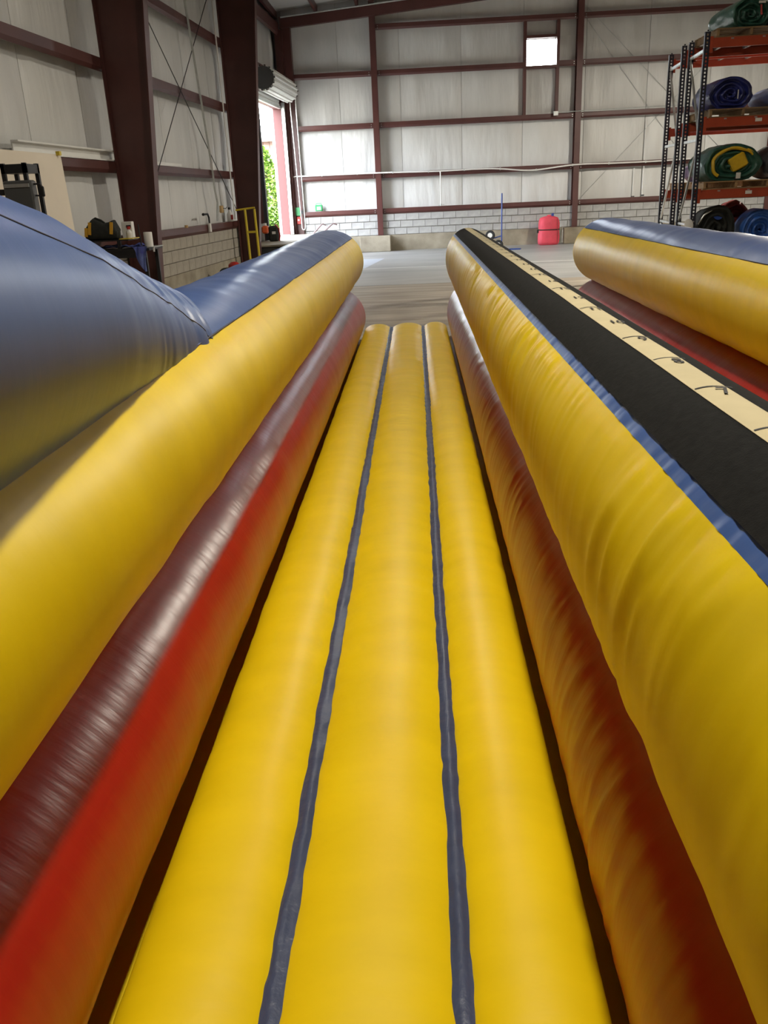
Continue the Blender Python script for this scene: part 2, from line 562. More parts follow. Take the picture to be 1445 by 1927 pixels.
for k, (p, q) in enumerate((((5.3, 6.6), (8.5, 2.6)), ((5.3, 1.3), (10.4, 6.4)), ((5.3, 6.9), (11.2, 1.3)))):
    br = MB().tube([(p[0], YB + .19, p[1]), (q[0], YB + .19, q[1])], .007, 5).build('brace_cable', GALV)
    tag(br, ['steel brace cable slanting down behind the rack from the upper column', 'steel brace cable rising across the back wall behind the rack',
             'long steel brace cable crossing the back wall bay'][k], 'cable')

# ------------------------------------------------------------------ left wall (turned 3 degrees)
wall_left = thing('wall_left', 'left wall with white insulation, girts, tapered columns and block base', 'wall', LWO, TH, kind='structure')
DY0, DY1 = lwl(25.15), lwl(28.75)     # door opening along the wall
DZ0, DZ1 = .68, 4.42
LY0 = lwl(YF)
s = MB()
s.box2((-.34, LY0, 0), (-.30, DY0, 7.4)).box2((-.34, DY1, 0), (-.30, .35, 7.4))
s.box2((-.34, DY0, 0), (-.30, DY1, DZ0)).box2((-.34, DY0, DZ1), (-.30, DY1, 7.4))
s.build('siding', SIDING, wall_left)
LG = [1.137, 2.27, 3.745, 5.125, 6.45]
FR = [lwl(14.6 - 7.4 * 3), lwl(14.6 - 7.4 * 2), lwl(14.6 - 7.4), lwl(14.6), lwl(22.0)]
RZ90 = math.pi / 2


def lpanel(y0, y1, z0, z1, seed):
    me = ins_panel(0, y1 - y0, z0, z1, LG, seed)
    o = link('insulation_panel', me, INSUL, wall_left, (-.28, y0, 0), RZ90)
    return o


yy = FR[2] - 7.7
k = 0
while yy < -.05:
    y1 = min(yy + 1.83, 0)
    if y1 < DY0 + .02:
        lpanel(yy + .006, y1 - .006, 1.16, 6.9, k + 40)
    elif yy < DY0:
        lpanel(yy + .006, DY0 - .01, 1.16, 6.9, k + 40)
        lpanel(DY0 + .01, y1 - .006, DZ1 + .12, 6.9, k + 41)
    elif y1 <= DY1:
        lpanel(yy + .006, y1 - .006, DZ1 + .12, 6.9, k + 40)
    else:
        lpanel(yy + .006, -.02, DZ1 + .12, 6.9, k + 40)
    yy = y1
    k += 1


def lgirt(y0, y1, z):
    # same lipped channel turned along the wall
    me = girt_mesh(y1 - y0, .19 if z > 3 else .17)
    o = link('girt', me, STEEL, wall_left, (0, y1, z))
    o.rotation_euler = (0, 0, -RZ90)
    o.location = (0, y1, z)
    o.rotation_euler = (0, 0, RZ90)
    o.location = (0, y0, z)
    return o


for z in LG:
    for a, b in ((FR[1] + .01, FR[2] - .01), (FR[2] + .01, FR[3] - .01), (FR[3] + .01, FR[4] + .3), (FR[4] + .32, -.15)):
        if b > -1 and z < 4.6:
            continue
        lgirt(a, b, z)
MB().box2((-.25, LY0, 0), (-.02, DY0, .46)).build('foundation_wall', CONC, wall_left)
MB().box2((-.26, LY0, .46), (-.075, DY0, 1.14)).build('mortar_bed', MORTAR, wall_left)
BLKL = block_mesh(.405, .226)
for c_ in range(3):
    y = FR[2] + .3 + (.2 if c_ % 2 else 0)
    while y < FR[4] + .5:
        o = link('block', BLKL, CMUL, wall_left, (-.06 + random.uniform(-.004, .004), y, .573 + c_ * .2265), RZ90)
        y += .405
for i, y in enumerate(FR):
    c = MB()
    w0, w1 = .43, .43 + .075 * 6.9
    c.prism([(.01, 0), (w0, 0), (w1, 6.9), (.01, 6.9)], y - .006, y + .006, 'y')
    c.prism([(w0, 0), (w0 + .022, 0), (w1 + .022, 6.9), (w1, 6.9)], y - .10, y + .10, 'y')
    c.box2((.003, y - .10, 0), (.022, y + .10, 6.9))
    c.box2((.003, y - .14, 0), (w0 + .06, y + .14, .02))
    c.build('column', STEEL, wall_left)
MB().box2((-.24, LY0, 6.62), (-.02, -.1, 6.82)).build('eave_strut', STEEL, wall_left)
MB().box2((-.12, lwl(29.0), .68), (.10, -.05, 6.6)).build('door_post', STEEL, wall_left)

# raised concrete ledge inside the door
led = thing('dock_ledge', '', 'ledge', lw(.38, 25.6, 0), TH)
MB().cbox((0, 0, .31), (1.23, 5.9, .62), .02).build('ledge_body', mat('shade_dark_concrete', (0.045, 0.042, 0.038), 0.9, var=0.3, vscale=3, bump=0.4, bscale=20), led)  # shadow on the ledge front is put into this dark body colour
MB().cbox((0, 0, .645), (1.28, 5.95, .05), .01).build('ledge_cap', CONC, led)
tag(led, 'shade-darkened raised concrete ledge below the open door', 'ledge', kind='structure')

# door reveal, guides, drum and chain
door = thing('door_1', 'open rolling steel door with fluted drum above the left doorway', 'door', LWO, TH, kind='structure')
MB().box2((-.31, DY1, DZ0 - .05), (-.05, DY1 + .06, DZ1 + .12)).build('door_jamb', JAMB, door)
MB().box2((-.31, DY0 - .06, DZ0 - .05), (-.05, DY0, DZ1 + .12)).build('door_jamb', JAMB, door)
MB().box2((-.31, DY0, DZ1 - .02), (-.05, DY1, DZ1 + .12)).build('door_header', JAMB, door)
MB().box2((-.39, DY1 - .01, DZ0), (-.345, DY1 + .08, DZ1 + .1)).build('door_trim', WHITEP, door)
for y, mt_, hw_ in ((DY0 - .02, BLACKM, .07), (DY1 + .06, GALV, .05)):
    MB().box2((-.04, y - hw_, DZ0), (.06, y + hw_, DZ1 + .15)).build('door_guide', mt_, door)
MB().box2((-.31, DY0, DZ0 - .08), (-.04, DY1, DZ0)).build('door_sill', CONC, door)
DX, DZc, DR = .33, 4.80, .30
n = 96
prof = []
for i in range(n):
    a = 2 * math.pi * i / n
    r = DR + .016 * (1 if math.sin(a * 14) > .2 else -1)
    prof.append((DX + r * math.cos(a), DZc + r * math.sin(a)))
MB().prism(prof, lwl(24.85), lwl(28.15), 'y').build('curtain_roll', CURTAIN, door)
ends = MB()
for y in (lwl(24.85) - .03, lwl(28.15) + .03):
    e = MB().cyl((DX, y - .02, DZc), (DX, y + .02, DZc), DR - .02, 24).build('end_plate', GREYP, door)
    MB().box2((-.05, y - .015, DZc - .18), (DX, y + .015, DZc + .05)).build('bracket', GALV, door)
    kb = MB()
    for i in range(14):
        a = 2 * math.pi * i / 14
        kb.cyl((DX + DR * math.cos(a), y - .03, DZc + DR * math.sin(a)), (DX + DR * math.cos(a), y + .03, DZc + DR * math.sin(a)), 0.017, 6)
    kb.build('curtain_edge', BLACKM, door)
cv = []
for i in range(9):
    z = 4.40 + i * .05
    cv.append((.02 + (.02 if i % 2 else 0), z))
MB().prism(cv + [(x - .02, z) for x, z in cv[::-1]], lwl(24.85), lwl(28.15), 'y').build('curtain', CURTAIN, door)
MB().box2((-.02, lwl(24.95), 4.34), (.06, lwl(28.2), 4.42)).build('bottom_bar', GALV, door)
cpts = []
for i in range(41):
    t = i / 40
    cpts.append((DX - .02 + .10 * t, lwl(28.42) + .0, DZc - .05 - t * 3.85))
for i in range(12):
    a = math.pi * i / 11
    cpts.append((DX + .13 - .05 * math.cos(a), lwl(28.42), DZc - 3.92 - .07 * math.sin(a)))
for i in range(41):
    t = 1 - i / 40
    cpts.append((DX + .16 + .03 * t, lwl(28.42), DZc - .05 - t * 3.85))
MB().tube(cpts, .014, 6).build('hoist_chain', GALV, door, True)

# ------------------------------------------------------------------ roof, right and front walls
ceil = thing('ceiling', 'white insulated sloping roof with brown purlins and rafters', 'ceiling', (0, 0, 0), kind='structure')
SL = .075


def rz_(x):
    return 7.17 + SL * (x + 4.0)


def roofbox(x0, x1, y0, y1, t0, t1, name, mt_):
    vs = []
    for x in (x0, x1):
        for y in (y0, y1):
            for t in (t0, t1):
                vs.append((x, y, rz_(x) + t))
    return MB()._add(vs, [(0, 1, 3, 2), (4, 6, 7, 5), (0, 4, 5, 1), (2, 3, 7, 6), (0, 2, 6, 4), (1, 5, 7, 3)]).build(name, mt_, ceil)


_dv = []
for (x, y) in ((-6.95, YF - .4), (-4.55, YB + .5), (XR + .4, YF - .4), (XR + .4, YB + .5)):
    for t in (.10, .2):
        _dv.append((x, y, rz_(x) + t))
MB()._add(_dv, [(0, 1, 3, 2), (4, 6, 7, 5), (0, 4, 5, 1), (2, 3, 7, 6), (0, 2, 6, 4), (1, 5, 7, 3)]).build('roof_deck', SIDING, ceil)
px_ = [-4.15 + 1.27 * i for i in range(18)]
for i in range(17):
    roofbox(px_[i] + .03, px_[i + 1] - .03, YF, YB + .28, .02, .07, 'insulation_panel', INSUL)
for x in px_:
    roofbox(x - .04, x + .04, YF, YB + .28, -.19, .015, 'purlin', STEEL)
roofbox(-4.0, XR, YB - .12, YB + .06, -.52, -.20, 'rafter', STEEL)
for y in (14.6 - 7.4 * 3, 14.6 - 7.4 * 2, 14.6 - 7.4, 14.6, 22.0):
    roofbox(-4.3 - .054 * (22.75 - y), XR, y - .08, y + .08, -.75, -.20, 'rafter', STEEL)
MB().tube([(-3.95, YB - .16, rz_(-3.95) - .23), (XR, YB - .16, rz_(XR) - .23)], .022, 8).build('roof_pipe', GALV, ceil, True)
wall_right = MB().box2((XR, YF, 0), (XR + .2, YB + .4, 9.0)).build('wall_right', INSUL)
tag(wall_right, 'white insulated right wall of the warehouse', 'wall', kind='structure')
wf = MB().box2((-7.9, YF - .2, 0), (XR, YF, 9.0))
tag(wf.build('wall_front', INSUL), 'white insulated front wall of the warehouse behind the camera', 'wall', kind='structure')

# ------------------------------------------------------------------ the inflatable bungee run
run = thing('inflatable_bungee_run', 'yellow, red and blue inflatable two-lane bungee run filling the warehouse floor', 'inflatable', (0, 4.0, 0))
RO = np.array([0, 4.0, 0])
YN, YE = -1.6, 9.80


def grid_obj(P, name, mt_, smooth='all', parent=run, label=None):
    return MB().grid(P - RO).build(name, mt_, parent, smooth, label=label)


def ysteps(y0, y1):
    """finer steps close to the camera"""
    out = [y0]
    while out[-1] < y1:
        y = out[-1]
        out.append(y + (.05 if y < .3 else .010 + .0016 * max(0, y - 1) if y < 7 else .02))
    out[-1] = y1
    return np.array(out)


def wallpanel(cx, cz, a, b, t0, t1, nt, ys, wr, name, mt_, mirror=False, cap=.12, label=None, xoff=None):
    """panel of an elliptic tube between section angles t0..t1 (0 = lane side, 90 = top)"""
    t = np.radians(np.linspace(t0, t1, nt))[None, :]
    Yg = ys[:, None] * np.ones_like(t)
    disp = wr(Yg, np.degrees(t) * np.ones_like(Yg))
    fade = np.clip((YE + .02 - Yg) / .25, 0, 1)
    A, B = a + disp * fade, b + disp * fade
    X = cx - A * np.cos(t)
    Z = cz + B * np.sin(t)
    if xoff is not None:
        X = X + xoff(Yg)
    rows = [np.stack([X, Yg, Z], -1)]
    for k in range(1, 10):
        ph = math.radians(90 * k / 9)
        sc = max(.001, math.cos(ph) ** .38)
        xo = xoff(np.array(YE)) if xoff is not None else 0
        Xc = cx + xo - a * sc * np.cos(t)
        Zc = cz + b * sc * np.sin(t)
        rows.append(np.stack([Xc, np.full_like(Xc, YE + cap * math.sin(ph)), Zc], -1))
    P = np.concatenate(rows, 0)
    if mirror:
        P = P.copy()
        P[..., 0] = 1.13 - P[..., 0]
    return grid_obj(P, name, mt_, label=label)


ysf = ysteps(YN, YE)
ysc = np.concatenate([np.arange(YN, 0.5, .06), np.arange(.5, YE, .03), [YE]])


def wr_centre(seed, amp):
    def f(Y, t):
        sh = Y + .0009 * (t - 50)
        env = .45 + .55 * np.clip((t + 10) / 60, 0, 1)
        rg = lambda q: 1 - 2 * np.abs(q) ** .8
        big = rg(vnoise(sh * 7, t / 70, seed)) * .8
        mid = rg(vnoise(sh * 15, t / 50 + 9, seed + 1)) * .55
        fine = vnoise(sh * 44, t / 35 + 31, seed + 2) * .30 * np.clip((t + 5) / 45, .25, 1)
        mask = .55 + .45 * vnoise(Y * 2.2, t / 60 + 5, seed + 3)
        return amp * env * mask * (big + mid + fine) * np.clip((50 - t) / 7, .12, 1)
    return f


def wr_soft(seed, amp):
    def f(Y, t):
        return amp * (vnoise(Y * 3.0, t / 45, seed) + .6 * vnoise(Y * 8, t / 35 + 3, seed + 1) + .25 * vnoise(Y * 20, t / 30, seed + 2) * np.clip((Y - 3) / 3, 0, 1))
    return f


def wr_top(seed, amp):
    def f(Y, t):
        return amp * (vnoise(Y * 30, t / 25, seed) + .8 * vnoise(Y * 62, t / 25 + 8, seed + 1))
    return f


# centre wall: elliptic yellow tube over a red tube, fabric strips along its crest
CC = dict(cx=.565, cz=1.04, a=.245, b=.330)
wallpanel(**CC, t0=-82, t1=50, nt=40, ys=ysf, wr=wr_centre(20, .0115), name='yellow_tube_panel', mt_=YEL)
wallpanel(**CC, t0=-82, t1=50, nt=24, ys=ysc, wr=wr_soft(25, .003), name='yellow_tube_panel', mt_=YEL, mirror=True)
wallpanel(**CC, t0=50, t1=56.2, nt=6, ys=ysf, wr=wr_top(30, .0016), name='blue_edge_strip', mt_=BLU)
wallpanel(**CC, t0=50, t1=56.2, nt=6, ys=ysc, wr=wr_soft(30, .001), name='blue_edge_strip', mt_=BLU, mirror=True)
flat = lambda o, s: (lambda Y, t: o + .0012 * vnoise(Y * 2.5, t / 30, s))
wallpanel(**CC, t0=55.3, t1=81.2, nt=12, ys=ysc, wr=flat(.004, 33), name='black_fabric_strip', mt_=VELCRO)
wallpanel(**CC, t0=55.3, t1=84.4, nt=12, ys=ysc, wr=flat(.004, 33), name='black_fabric_strip', mt_=VELCRO, mirror=True)
strip = wallpanel(**CC, t0=81, t1=96, nt=10, ys=ysc, wr=flat(.0055, 33), name='measuring_strip', mt_=CREAM, label='cream measuring strip marked with hand-drawn numbers')
CR = dict(cx=.565, cz=.455, a=.238, b=.325)
wallpanel(**CR, t0=-80, t1=80, nt=34, ys=ysf, wr=wr_centre(36, .0085), name='red_tube_panel', mt_=RED)
wallpanel(**CR, t0=-80, t1=80, nt=20, ys=ysc, wr=wr_soft(38, .003), name='red_tube_panel', mt_=RED, mirror=True)
# outer walls
OC = dict(cx=-.97, cz=1.07, a=.37, b=.34)
OR_ = dict(cx=-.97, cz=.455, a=.362, b=.335)
xo = lambda Y: -.022 * np.clip((6 - Y) / 5, 0, 1)
for mir in (False, True):
    wallpanel(**OC, t0=-85, t1=46, nt=34, ys=ysc, wr=wr_soft(50 + mir, .0030), name='yellow_tube_panel', mt_=YEL, mirror=mir, xoff=xo)
    wallpanel(**OC, t0=46, t1=134, nt=26, ys=ysc, wr=wr_soft(54 + mir, .0050), name='blue_top_panel', mt_=BLU, mirror=mir, xoff=xo)
    wallpanel(**OC, t0=134, t1=275, nt=18, ys=ysc, wr=wr_soft(57, .0030), name='yellow_tube_panel', mt_=YEL, mirror=mir, xoff=xo)
    wallpanel(**OR_, t0=-85, t1=265, nt=48, ys=ysc, wr=wr_soft(60 + mir, .0032), name='red_tube_panel', mt_=RED, mirror=mir, xoff=xo)
    # piping along the yellow / blue seam
    pts = []
    for y in np.arange(YN, YE, .1):
        t = math.radians(46)
        x = -.97 - .37 * math.cos(t) * -1 + float(xo(y))
        x = -.97 + .37 * math.cos(t) * 1.0 + float(xo(y))
        pts.append(((1.13 - x if mir else x) - RO[0], y - RO[1], 1.07 + .342 * math.sin(t)))
    MB().tube(pts, .0035, 5).build('seam_piping', SEAM, run, True)
# wallpanel measures angles from the +x side of the section when cx is the outer wall: mirror those panels onto the lane side
for o in list(run.children):
    if o.name.split('.')[0] in ('yellow_tube_panel', 'blue_top_panel', 'red_tube_panel'):
        me = o.data
        co = np.empty(len(me.vertices) * 3)
        me.vertices.foreach_get('co', co)
        co = co.reshape(-1, 3)
        lo, hi = co[:, 0].min(), co[:, 0].max()
        if hi < .1:          # left outer wall
            co[:, 0] = 2 * -.97 - co[:, 0] - 2 * .022 * np.clip((6 - (co[:, 1] + RO[1])) / 5, 0, 1)
        elif lo > 1.2:       # right outer wall
            co[:, 0] = 2 * 2.10 - co[:, 0] + 2 * .022 * np.clip((6 - (co[:, 1] + RO[1])) / 5, 0, 1)
        else:
            continue
        me.vertices.foreach_set('co', co.ravel())
        me.flip_normals()
        me.update()


# lanes
def lane_tube(x0, x1, seed, fine=True):
    nx = 26
    hw, xc = (x1 - x0) / 2, (x0 + x1) / 2
    ys = ysf if fine else ysc
    e = np.sin(np.linspace(-math.pi / 2, math.pi / 2, nx))[None, :]
    Y = ys[:, None] * np.ones_like(e)
    prof = np.clip(1 - np.abs(e) ** 2.2, 0, 1) ** .75
    X = xc + hw * e + .0014 * vnoise(Y * 7, e * .0 + 3, seed) * np.abs(e) ** 3
    w = np.abs(e) ** 1.5
    Z = .285 + .060 * prof + .0022 * vnoise(Y * 5, e * 1.2 + 7, seed + 1) + .0024 * w * vnoise(Y * 18, e * 2, seed + 2) \
        + .0016 * vnoise(Y * 30, e * 1.3 + 4, seed + 3) * np.clip((Y - 3.0) / 3, 0, 1)
    P = np.stack([X, Y, Z], -1)
    caps = []
    for k in range(1, 8):
        ph = math.radians(90 * k / 7)
        zz = .05 + (P[-1:, :, 2] - .05) * math.cos(ph) ** .5
        caps.append(np.stack([P[-1:, :, 0], np.full_like(zz, YE + .14 + .10 * math.sin(ph)), zz], -1))
    P[-1, :, 1] = YE + .13
    P = np.concatenate([P] + caps, 0)
    # side skirts down to the floor
    L, R_ = P[:, :1] * np.array([1, 1, 0]) + [0, 0, .02], P[:, -1:] * np.array([1, 1, 0]) + [0, 0, .02]
    return np.concatenate([L, P, R_], 1)


def lane_strip(xc, seed, fine=True):
    ys = ysf if fine else ysc
    Y = np.append(ys, YE + .12)[:, None]
    t = np.linspace(0, math.pi, 11)[None, :]
    c = xc + .0025 * vnoise(Y * 1.2, 0 * Y, seed)
    crease = np.exp(-((t - 1.5 - .25 * vnoise(Y * 3, 0 * Y + 4, seed + 1)) / .16) ** 2)
    hw = .034 + .0010 * vnoise(Y * 6, 0 * Y + 8, seed)
    X = c - hw * np.cos(t)
    Z = .286 + .020 * np.sin(t) ** .6 + .007 * crease + 0.0022 * vnoise(Y * 16, t * 1.2, seed + 2) + .0012 * vnoise(Y * 34, t * 1.4 + 5, seed + 3)
    return np.stack([X, Y * np.ones_like(t), Z], -1)


for off, fine in ((0, True), (1.42, False)):
    for i, (x0, x1) in enumerate(((-.628, -.324), (-.316, .046), (.054, .322))):
        grid_obj(lane_tube(x0 + off, x1 + off, 70 + i * 5, fine), 'lane_tube', YEL)
    for i, xc in enumerate((-.320, .050)):
        grid_obj(lane_strip(xc + off, 90 + i * 5, fine), 'lane_strip', STRIPB)
    MB().box2((-.80 + off, YN - 4, .0), (.45 + off, YE - 4 + .05, .19)).build('lane_base', YEL, run)

# measuring marks on the strip (about a foot apart)
MK = [1.318 + .3035 * (i - 6) for i in range(6, 30)]


def crest(x):
    u = (x - .565) / .2505
    return 1.04 + .3355 * math.sqrt(max(0, 1 - u * u)) + .0012


for i, y in enumerate(MK):
    num = i + 6
    if y > YE - .1:
        break
    if num not in (10, 12, 14, 16, 17):
        pts = []
        for q in range(9):
            x = .529 + .071 * q / 8
            pts.append((x, y - 4 + .006 * math.sin(math.pi * q / 8), crest(x)))
        b = MB()
        for p, q in zip(pts[:-1], pts[1:]):
            p, q = Vector(p), Vector(q)
            w = Vector((0, .0032 if num < 10 else .004, 0))
            b._add([p - w, q - w, q + w, p + w], [(0, 1, 2, 3)])
        b.build('measure_line', INK, strip)
    cu = bpy.data.curves.new('number', 'FONT')
    cu.body = str(num)
    cu.size = .075
    cu.align_x = 'CENTER'
    cu.align_y = 'TOP'
    cu.offset = .0012
    cu.resolution_u = 3
    cu.materials.append(INK)
    tmp = bpy.data.objects.new('tmp', cu)
    me = bpy.data.meshes.new_from_object(tmp)
    bpy.data.objects.remove(tmp)
    me.name = 'number'
    o = link('number', me, INK, strip)
    xn = .572
    o.location = (xn, y - 4 - .004, crest(xn) + .0012)
    o.rotation_euler = (0, math.atan2(crest(xn - .01) - crest(xn + .01), .02), 0)
    o.scale = (.62, 1, 1)

# big blue buttress riding on the near part of the left wall
ysb = np.concatenate([np.arange(-.4, 2.0, .04), np.arange(2.0, 3.44, .012), [3.44]])


BKY = [-.4, 1.0, 1.5, 2.0, 2.4, 2.8, 3.15, 3.46]
BKZ = [2.253, 1.974, 1.876, 1.778, 1.665, 1.553, 1.472, 1.41]


def seam_t(y):
    return float(np.interp(y, [.5, 1.3, 1.78, 2.21, 2.58, 2.80, 2.95], [.36, .325, .29, .25, .19, .11, .0]))


def buttress(f0, f1, nt, wramp):
    """f0, f1: functions of y giving the arc fraction where the panel starts and ends"""
    rows = []
    for y in ysb:
        zt = float(np.interp(y, BKY, BKZ))
        w = .262 if y < 2.95 else .262 * max(0, (3.46 - y) / .51) ** .85 + .004
        zb = 1.07 + .34 * math.sqrt(1 - (w / .37) ** 2) - .012
        d = max(.012, zt - zb)
        Rr = (w * w + d * d) / (2 * d)
        zc = zt - Rr
        al = math.atan2(zb - zc, w)
        t = np.linspace(f0(y), f1(y), nt)
        ang = al + (math.pi - 2 * al) * t
        wr = wramp * (vnoise(np.full(nt, y * 13.0), t * 3, 110) * .8 + vnoise(np.full(nt, y * 31.0), t * 3 + 5, 111) * .5) * np.clip((y - 1.9) / .9, .06, 1)
        wr = wr + .004 * vnoise(np.full(nt, y * 1.8), t * 4, 112)
        r = Rr + wr
        xo_ = float(xo(np.array(y)))
        rows.append(np.stack([-.97 + xo_ + r * np.cos(ang), np.full(nt, y), zc + r * np.sin(ang)], -1))
    return np.array(rows)


grid_obj(buttress(lambda y: 0, seam_t, 36, .006), 'buttress_side_panel', BLU)
grid_obj(buttress(seam_t, lambda y: 1 - seam_t(y), 30, .007), 'buttress_top_panel', BLU)
grid_obj(buttress(lambda y: 1 - seam_t(y), lambda y: 1, 24, .006), 'buttress_side_panel', BLU)
for fs_ in (seam_t, lambda y: 1 - seam_t(y)):
    Pq = buttress(fs_, fs_, 2, .006)[:, 0] - RO
    Pq = Pq[ysb < 2.95]
    MB().tube([tuple(p) for p in Pq[::3]] + [tuple(Pq[-1])], .0022, 5).build('seam_piping', SEAM, run, True)

# ------------------------------------------------------------------ pallet racks
PH = 3.86


def post_mesh():
    b = MB()
    w, d = .080, .070
    b.box2((-w / 2, 0, 0), (-w / 2 + .005, d, PH)).box2((w / 2 - .005, 0, 0), (w / 2, d, PH))
    b.box2((-w / 2, 0, 0), (-.012, .004, PH)).box2((.012, 0, 0), (w / 2, .004, PH))
    z = .06
    b.box2((-.012, 0, 0), (.012, .004, .06))
    while z < PH:
        b.box2((-.012, 0, z + .028), (.012, .004, min(PH, z + .052)))
        z += .052
    b.box2((-.07, -.02, 0), (.07, .10, .008))
    return b.mesh('upright_post')


POST = post_mesh()
LEV = [.56, 1.595, 2.655, 3.77]     # beam tops


def rack(loc, label):
    t = thing('pallet_rack', label, 'rack', loc, -.065, 'pallet racks standing back to back')
    D = 1.07
    W = 2.6
    for x in (0, W):
        for y in (0, D - .07):
            link('upright_post', POST, RACKP, t, (x, y, 0))
        for z0, z1 in ((.95, 2.15), (2.15, .95 + 2.3)):
            pass
        b = [(.30, .30), (1.06, 1.06), (2.35, 2.35), (3.62, 3.62)]
        for z0, z1 in b:
            MB().box2((x - .02, .05, z0 - .02), (x + .02, D - .05, z0 + .02)).build('frame_brace', GALV, t)
        for (ya, za), (yb_, zb_) in (((D - .06, 1.10), (.06, 2.32)), ((.06, 2.38), (D - .06, 3.58)), ((.06, .34), (D - .06, 1.02))):
            MB().tube([(x, ya, za), (x, yb_, zb_)], .020, 6).build('frame_brace', GALV, t)
    for z in LEV:
        for y in (-.012, D + .012 - .05):
            q = MB()
            q.prism([(y, z - .135), (y + .045, z - .135), (y + .045, z), (y + .018, z), (y + .018, z - .03), (y, z - .03)], .042, W - .042, 'x')
            be = q.build('beam', ORANGE, t)
            for x in (.062, W - .062):
                MB().box2((x - .022, y - .004, z - .20), (x + .022, y + .02, z + .02)).build('beam_connector', ORANGE, t)
    for z in LEV[1:]:
        for k in range(5):
            MB().box2((.35 + .46 * k, .0, z - .05), (.39 + .46 * k, D - .02, z - .012)).build('deck_support', GALV, t)
    for z, x in ((LEV[3], .92), (LEV[2], .82), (LEV[1], .78)):
        MB().box2((x, -.016, z - .085), (x + .10, -.012, z - .035)).build('beam_label', LABELW, t)
    return t


rackf = rack((4.53, 14.72, 0), 'navy and orange pallet rack nearest the inflatable, loaded with rolled inflatables')
rackb = rack((4.575, 16.05, 0), 'navy and orange pallet rack behind the front rack, nearer the block wall')


def pallet(loc, label, dark=False, rz=0):
    t = thing('pallet', label, 'pallet', loc, rz, 'pallets on the racks')
    mt_ = DKWOOD if dark else WOOD
    for x in (-.50, 0, .50):
        MB().cbox((x, 0, .062), (.04, 1.1, .088), .004).build('stringer', mt_, t)
    for k in range(7):
        MB().cbox((0, -.50 + k * .1667, .115), (1.05, .11, .018), .003).build('deck_board', mt_, t)
    for k in (-.48, 0, .48):
        MB().cbox((0, k, .009), (1.05, .11, .018), .003).build('bottom_board', mt_, t)
    return t


RY = 15.25
pallet((5.18, RY, LEV[3]), 'wooden pallet on the top rack beam under the green roll', True)
pallet((5.17, RY, LEV[2]), 'wooden pallet on the middle rack beam under the navy roll', True)
pallet((5.17, RY, LEV[1]), 'wooden pallet on the lower rack beam under the green and yellow roll')
pallet((6.30, RY, LEV[2]), 'wooden pallet on the middle rack beam under the slate blue roll', True)
pallet((6.30, RY, LEV[1]), 'wooden pallet on the lower rack beam under the charcoal roll', True)
pallet((6.30, RY, LEV[3]), 'wooden pallet on the top rack beam at the picture edge', True)
pallet((5.3, 16.55, LEV[1]), 'wooden pallet on the rear rack under the purple roll')


def roll_mesh(L, rx, rz, seed, turns=4.0, tilt=0.0, flatten=.78):
    """rolled-up inflatable lying along y, spiral end facing -y"""
    na, ny = 56, 16
    th = np.linspace(0, 2 * math.pi, na + 1)[:-1]
    b = []

    def ring(s, y, push):
        u = np.cos(th)
        w = np.sin(th)
        nse = 1 + .05 * vnoise(th * 2.2 + 3, np.full(na, y * 2.5), seed) + .025 * vnoise(th * 6, np.full(na, y * 5), seed + 1)
        X = rx * s * u * nse
        Z = rz * s * w * nse
        Z = np.where(Z < -rz * flatten * s, -rz * flatten * s + (Z + rz * flatten * s) * .15, Z)
        return np.stack([X, np.full(na, y) + push, Z + rz * flatten], -1)
    # end face, from its middle outwards
    for k in range(1, 19):
        s = k / 18 * .97
        ph = turns * 2 * math.pi * s - th
        push = .035 * np.sin(ph) * (s > .08) + .06 * (1 - s) + .035 * vnoise(th * 1.5 + 5 * s, np.full(na, s * 6), seed + 2)
        if s > .9:
            push = push * .4 - .0
        b.append(ring(s, -L / 2, push))
    for k in range(ny + 1):
        v = k / ny
        s = 1.0 - .05 * (2 * abs(v - .5)) ** 6 * 1.0
        s *= (1 - .10 * tilt * v)
        b.append(ring(s, -L / 2 + .01 + L * v, np.zeros(na)))
    for k in range(1, 7):
        b.append(ring((1 - k / 6.2) * .9, L / 2 + .03, np.zeros(na)))
    P = np.array(b)
    mbd = MB().grid(P, wrap=True)
    return mbd.mesh('roll', 'all')


def roll(loc, label, mt_, L, rx, rz, seed, rzang=0.0, group='rolled inflatables stored on the racks', turns=3.5, tilt=0.0):
    t = thing('rolled_inflatable', label, 'rolled inflatable', loc, rzang, group)
    link('roll', roll_mesh(L, rx, rz, seed, turns, tilt), mt_, t)
    return t


PT = .127
g1 = roll((5.15, 15.27, LEV[3] + PT), 'dark green rolled inflatable on the top rack level', GREENV, .88, .32, .235, 201, .12, tilt=1.0)
MB().tube([(.12, -.60, .30), (.13, -.62, .16)], .014, 6).build('pull_strap', REDP, g1)
MB().box((.13, -.605, .335), (.10, .02, .03)).build('tag', LABELW, g1)
g2 = roll((5.00, 15.27, LEV[2] + PT), 'shiny navy rolled inflatable on the middle rack level', NAVYV, .88, .345, .262, 211, .0)
MB().box((.10, -.615, .20), (.012, .014, .13)).build('tag', LABELW, g2)
g3 = roll((5.13, 15.27, LEV[1] + PT), 'dark green rolled inflatable with yellow folds on the lower rack level', GREENV, .88, .46, .315, 221, .0)
yp = []
for i in range(26):
    a = math.radians(35 + 190 * i / 25)
    rr = .80 + .015 * math.sin(i * .9)
    yp.append((.02 + rr * .43 * math.cos(a), -.60 - .01 * math.sin(i), .245 + rr * .30 * math.sin(a)))
MB().tube(yp, .034, 7, flat=.8).build('yellow_fold', YELFOLD, g3, True)
MB().cbox((.08, -.57, .275), (.26, .14, .22), .02, Matrix.Rotation(math.radians(-28), 3, 'Y')).build('yellow_flap', YELFOLD, g3, True)
